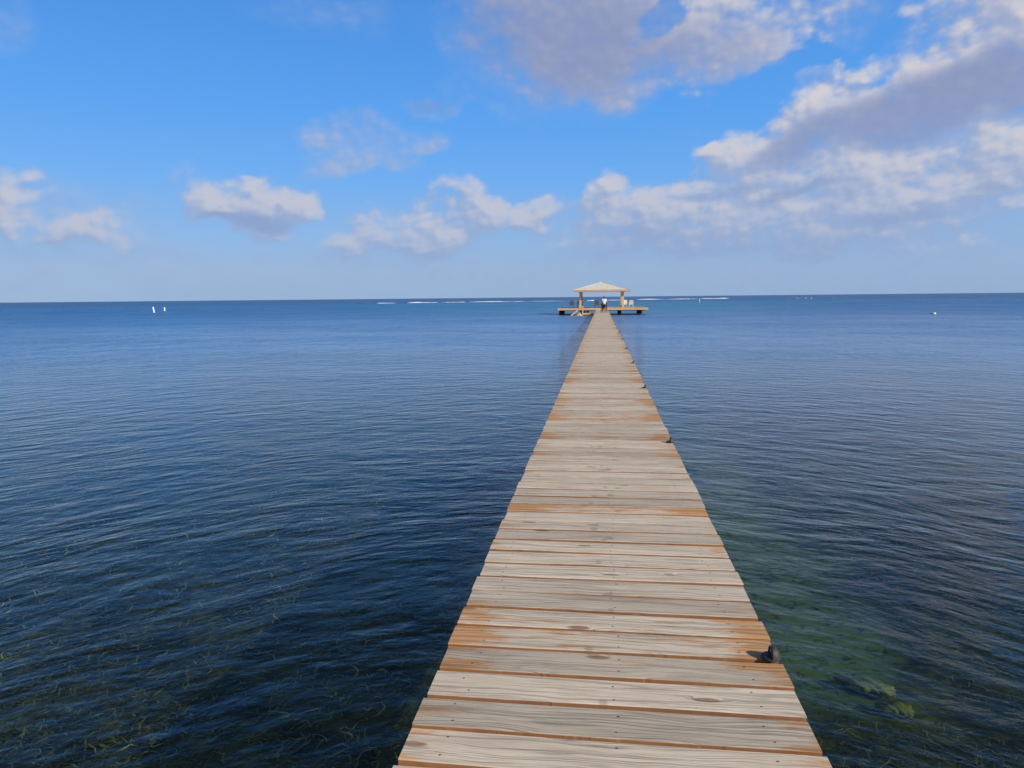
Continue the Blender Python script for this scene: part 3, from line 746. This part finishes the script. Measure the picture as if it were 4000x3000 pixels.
# ------------------------------------------------------------------ water
def water_mat():
    m, t, out = newmat('sea_water')
    geo = t.node('ShaderNodeNewGeometry'); pos = geo.outputs['Position']
    x, y, z = t.sep(pos)[:3]
    # crests bend round the head of the bay: arcs about a point on shore
    yy = t.math('ADD', y, 0.5)
    rr = t.math('SQRT', t.math('ADD', t.math('MULTIPLY', yy, yy), t.math('MULTIPLY', x, x)))
    an = t.math('ARCTAN2', x, yy)
    s = t.math('MULTIPLY', an, rr)
    wv = t.comb(s, rr, 0.0)
    warp = t.noise(t.mapping(wv, sc=(.35,.35,1)), 1.0, 2, .5).outputs['Color']
    wv = t.vmath('ADD', wv, t.vmath('SCALE', t.vmath('SUBTRACT', warp, (.5,.5,.5)), scale=1.1))
    a = t.noise(t.mapping(wv, rot=(0,0,R(13)), sc=(3.3,5.8,1)), 1.0, 2, .5).outputs[0]
    b_ = t.noise(t.mapping(wv, rot=(0,0,R(-14)), sc=(7.5,13.5,1)), 1.0, 3, .55).outputs[0]
    c = t.noise(t.mapping(wv, rot=(0,0,R(5)), sc=(1.15,2.1,1)), 1.0, 2, .5).outputs[0]
    f = t.noise(t.mapping(pos, sc=(22,30,1)), 1.0, 2, .5).outputs[0]
    h = t.math('ADD', t.math('MULTIPLY', a, .020), t.math('MULTIPLY', b_, .0075))
    h = t.math('ADD', h, t.math('MULTIPLY', c, .042))
    h = t.math('ADD', h, t.math('MULTIPLY', f, .0022))
    far = t.math('SQRT', t.math('ADD', t.math('MULTIPLY', y, y), t.math('MULTIPLY', x, x)))
    big = t.noise(t.mapping(pos, rot=(0,0,R(4)), sc=(.55,.30,1)), 1.0, 3, .6).outputs[0]
    big2 = t.noise(t.mapping(pos, rot=(0,0,R(-6)), sc=(.10,.055,1)), 1.0, 3, .6).outputs[0]
    h = t.math('ADD', h, t.math('MULTIPLY', t.math('MULTIPLY', big, .20), t.ramp(far, 12, 60)))
    h = t.math('ADD', h, t.math('MULTIPLY', t.math('MULTIPLY', big2, 1.3), t.ramp(far, 60, 200)))
    gust = t.noise(t.mapping(pos, sc=(.05,.10,1)), 1.0, 3, .6).outputs[0]
    amp = t.ramp(gust, .3, .7, .60, 1.25)
    dist = t.math('SQRT', t.math('ADD', t.math('MULTIPLY', y, y), t.math('MULTIPLY', x, x)))
    amp = t.math('MULTIPLY', amp, t.ramp(dist, 6, 70, 1.0, 2.6))       # less sheltered further out
    nrm = t.bump(t.math('MULTIPLY', h, amp), 1.0, 1.0)
    fn = t.node('ShaderNodeFresnel'); fn.inputs['IOR'].default_value = 1.29; t.l.new(nrm, fn.inputs['Normal'])
    fac = t.math('MINIMUM', fn.outputs[0], t.ramp(dist, 14, 130, .82, .36))
    gl = t.node('ShaderNodeBsdfGlossy'); t.l.new(nrm, gl.inputs['Normal'])
    t.set(gl.inputs['Roughness'], t.ramp(dist, 8, 120, .05, .34)); gl.inputs['Color'].default_value = (1,1,1,1)
    # body of the water: clear over the shallows near the pier, deeper and bluer further out
    dp = t.noise(t.mapping(pos, sc=(.02,.04,1)), 1.0, 3, .5).outputs[0]
    dd = t.math('ADD', dist, t.math('MULTIPLY', t.math('SUBTRACT', dp, .5), 30))
    murk = t.ramp(dd, 5, 33, .015, .97, False)
    tr = t.node('ShaderNodeBsdfTransparent'); tr.inputs['Color'].default_value = (.82,.89,.76,1)
    df = t.node('ShaderNodeBsdfDiffuse')
    shallow = t.ramp(t.noise(t.mapping(pos, sc=(.006,.014,1)), 1.0, 3, .5).outputs[0], .42, .62)
    reef = t.math('MULTIPLY', t.ramp(dist, 60, 160), t.ramp(dist, 330, 230))
    azw = t.ramp(t.math('ABSOLUTE', t.math('ADD', t.math('ARCTAN2', x, y), .03)), .42, .10)
    tq = t.math('MULTIPLY', reef, t.math('MULTIPLY', azw, t.ramp(shallow, 0, 1, .35, 1.0)))
    dc = t.mix(tq, t.mix(t.ramp(dist, 5, 40), (.012,.042,.045), (.010,.130,.37)), (.010,.21,.38))
    dc = t.mix(t.ramp(dist, 300, 420), dc, (.010,.095,.27))
    t.l.new(dc, df.inputs['Color'])
    mb = t.node('ShaderNodeMixShader'); t.l.new(murk, mb.inputs[0]); t.l.new(tr.outputs[0], mb.inputs[1]); t.l.new(df.outputs[0], mb.inputs[2])
    ms = t.node('ShaderNodeMixShader'); t.l.new(fac, ms.inputs[0]); t.l.new(mb.outputs[0], ms.inputs[1]); t.l.new(gl.outputs[0], ms.inputs[2])
    t.l.new(ms.outputs[0], out.inputs['Surface'])
    return m
b = bmx()
v = [b.verts.new(p) for p in ((-40000,-300,0),(40000,-300,0),(40000,40000,0),(-40000,40000,0))]; b.faces.new(v)
wtr = tag(obj('water', b, water_mat()), kind='structure')

# seabed
def bed_mat():
    m, t, out = newmat('seabed_sand_and_grass')
    pos = t.node('ShaderNodeNewGeometry').outputs['Position']
    x, y, z = t.sep(pos)[:3]
    n1 = t.noise(pos, .55, 4, .6).outputs[0]; n2 = t.noise(pos, 6.0, 5, .65, 1.0).outputs[0]
    n3 = t.noise(pos, 1.7, 3, .6).outputs[0]
    c = t.mix(t.ramp(n2, .35, .7), (.050,.062,.032), (.20,.22,.095))
    c = t.mix(t.ramp(n3, .40, .62), c, (.028,.036,.022))
    # bare sandy strip along the right of the pier, and a few pale stones
    sx = t.math('SUBTRACT', x, 2.0)
    strip = t.math('MULTIPLY', t.ramp(t.math('ABSOLUTE', t.math('ADD', sx, t.math('MULTIPLY', t.math('SUBTRACT', n1, .5), 2.2))), .95, .25), t.ramp(y, 4.9, 6.2))
    strip = t.math('MULTIPLY', strip, t.ramp(n2, .28, .5))
    c = t.mix(strip, c, t.mix(n2, (.16,.27,.13), (.32,.44,.20)))
    principled(t, out, c, .95)
    return m
b = bmx()
nx, ny = 90, 110
grid = [[None]*(nx+1) for _ in range(ny+1)]
for j in range(ny+1):
    for i in range(nx+1):
        x = -22+44*i/nx; y = -6+60*j/ny
        z = -1.02 + .07*math.sin(x*.9+1)*math.sin(y*.7) + .05*math.sin(x*2.3+y*1.7)
        grid[j][i] = b.verts.new((x, y, z))
for j in range(ny):
    for i in range(nx): b.faces.new((grid[j][i], grid[j][i+1], grid[j+1][i+1], grid[j+1][i]))
tag(obj('seabed', b, bed_mat(), None, True), kind='structure')
b = bmx(); v = [b.verts.new(p) for p in ((-30000,-200,-1.6),(30000,-200,-1.6),(30000,40000,-1.6),(-30000,40000,-1.6))]; b.faces.new(v)
tag(obj('seabed', b, bed_mat()), kind='structure')

# seagrass: one mass of ribbons lying in the water
def vn(v): return .5+.5*math.sin(v*2.1)*math.sin(v*.83+1)
def blades(n, seed):
    g = np.random.default_rng(seed)
    V = []; F = []; A = []
    K = 8
    for i in range(n):
        y = 1.2 + 15*g.random()**1.25; x = (-1.15*(y+3) + 2.3*(y+3)*g.random()) - .1*y
        if 1.25 < x < 2.75 and y > 5.2 and g.random() < .8: continue
        L = g.uniform(.05,.26); w = g.uniform(.0030,.0078)*(1.7 if g.random() < .06 else 1)*(.75 if x > .5 else 1)
        z = -1.0 + g.uniform(0,.16); a = g.normal(.40 if x < 0 else -.4,.6); curv = g.normal(0,5.0)
        lift = g.uniform(-.05,.55); tone = g.random()*(.86 if vn(x*1.3+y*.7) < .5 else 1.0)*(.90 if x > .5 else 1.0); wig = g.uniform(0,6.3)
        p = np.array([x,y,z]); 
        for k in range(K):
            dr = np.array([math.cos(a), math.sin(a), lift*math.cos(k*.9+wig)])
            nn = np.array([-math.sin(a), math.cos(a), .3*math.sin(wig+k)])
            ww = w*math.sin(math.pi*(k+.6)/(K+.2))
            V.append(p-nn*ww); V.append(p+nn*ww); A += [tone, tone]
            p = p+dr*L/(K-1); a += curv*L/(K-1) + g.normal(0,.65)
        b0 = len(V)-2*K
        for k in range(K-1): F.append((b0+2*k, b0+2*k+1, b0+2*k+3, b0+2*k+2))
    me = bpy.data.meshes.new('seagrass'); me.from_pydata([tuple(v) for v in V], [], F); me.update()
    at = me.attributes.new('tone', 'FLOAT', 'POINT'); at.data.foreach_set('value', np.array(A, dtype=np.float32))
    return me
def grass_mat():
    m, t, out = newmat('seagrass_leaf')
    a = t.node('ShaderNodeAttribute', attribute_name='tone').outputs['Fac']
    c = t.mix(t.ramp(a, .0, .8), (.055,.068,.028), (.20,.21,.075)); c = t.mix(t.ramp(a, .62, .82), c, (.33,.34,.13)); c = t.mix(t.ramp(a, .88, .93), c, (.62,.60,.22)); c = t.mix(t.ramp(a, .965, .975), c, (.85,.80,.36))
    principled(t, out, c, .6); return m
me = blades(80000, 4); me.materials.append(grass_mat())
tag(link(bpy.data.objects.new('seagrass', me)), 'tangled dark green and yellow seagrass under the shallow water', 'seagrass', kind='stuff')

# pale stones seen through the water on the right
M_stone = simple('algae_stone', (.34,.36,.12), .9, .4, 9, .02)
for i, (px, py, w, d_, a, lb) in enumerate([(3390,2680,.21,.085,-.5,'larger yellow-green stone under the water right of the near planks'),(3500,2770,.12,.06,-.3,'smaller dull green stone under the water just right of the larger one')]):
    b = bmx(); bmesh.ops.create_icosphere(b, subdivisions=4, radius=1.0)
    for v in b.verts:
        q = v.co; n = 1+.22*math.sin(q.x*5+i)*math.cos(q.y*4)+.13*math.sin(q.x*13+q.y*11)+.06*math.sin(q.x*29-q.y*23)
        v.co = Vector((q.x*w*n, q.y*d_*n, q.z*.05*n))
    o = obj('stone', b, M_stone, None, True); o.location = hit(px, py, -.93); o.rotation_euler.z = a; tag(o, lb, 'stone', 'stones on the seabed')

# ------------------------------------------------------------------ surf on the reef
def foam_mat():
    m, t, out = newmat('foam')
    n = t.noise(t.node('ShaderNodeNewGeometry').outputs['Position'], .6, 4, .6).outputs[0]
    principled(t, out, t.mix(t.ramp(n,.35,.6), (.60,.68,.75), (.9,.92,.93)), .9); return m
M_foam = foam_mat(); M_face = simple('wave_face', (.006,.02,.06), .15, .3, .3)
def breaker(px0, px1, py0, py1, hf, mat, name, label, cat, seed, back=0.0):
    r = random.Random(seed)
    A = hit(px0, py0, 0); B = hit(px1, py1, 0)
    n = max(8, int((B-A).length/2.0)); b = bmx(); rows = []
    fw = Vector((A.x+B.x, A.y+B.y, 0)).normalized()
    ph = r.uniform(0,6)
    for i in range(n+1):
        f = i/n; p = A.lerp(B, f) + fw*back
        env = min(1, f*6, (1-f)*6)
        hh = hf*env*(.65+.35*math.sin(i*.55+ph)*math.sin(i*.17+2*ph)+r.uniform(-.15,.15))
        hh = max(.02, hh)
        wd = 2.4+r.uniform(-.6,.6)
        rows.append([b.verts.new(p+fw*(-wd)+Vector((0,0,-.05))), b.verts.new(p+fw*(-.5*wd)+Vector((0,0,.55*hh))), b.verts.new(p+Vector((0,0,hh))), b.verts.new(p+fw*wd*.8+Vector((0,0,-.05)))])
    for P, Q in zip(rows[:-1], rows[1:]):
        for k in range(3): b.faces.new((P[k], Q[k], Q[k+1], P[k+1]))
        b.faces.new((P[3], Q[3], Q[0], P[0]))
    o = obj(name, b, mat, None, True)
    return tag(o, label, cat, kind='stuff')
H0 = 1159
def hy(px): return 1159 - (px-2351)*math.tan(ROLL)
surfs = [(1472,1545,17.5,.42),(1590,1716,16.8,.45),(1725,1822,16.2,.32),(1826,2056,15.8,.38),(2050,2280,15.4,.16),(2290,2322,15.2,.55),(2368,2450,14.2,.35),(2480,2600,12.8,.45),(2600,2740,12.6,.35),(2735,2850,12.0,.5)]
b0 = None
for i, (a, c, dy, hh) in enumerate(surfs):
    breaker(a, c, hy(a)+dy, hy(c)+dy-.2, hh, M_foam, 'surf', 'white surf breaking along the distant reef', 'surf', i)
for i, (a, c, dy, hh) in enumerate([(1380,1535,17.2,.42),(1580,1600,16.6,.75),(1712,1750,16.0,.75),(1812,1836,15.8,.8),(3060,3190,13.5,.35),(3200,3300,12.5,.3),(3720,3830,14,.25)]):
    breaker(a, c, hy(a)+dy, hy(c)+dy-.2, hh, M_face, 'wave', 'dark rising wave beside the white surf', 'wave', 20+i, 3.0)

# ------------------------------------------------------------------ render settings
S.view_settings.view_transform = 'Standard'; S.view_settings.look = 'None'
S.view_settings.exposure = 0.0; S.view_settings.gamma = 1.0
S.render.engine = 'CYCLES'
S.cycles.max_bounces = 6; S.cycles.transparent_max_bounces = 12
S.cycles.use_denoising = True
S.cycles.sample_clamp_indirect = 4
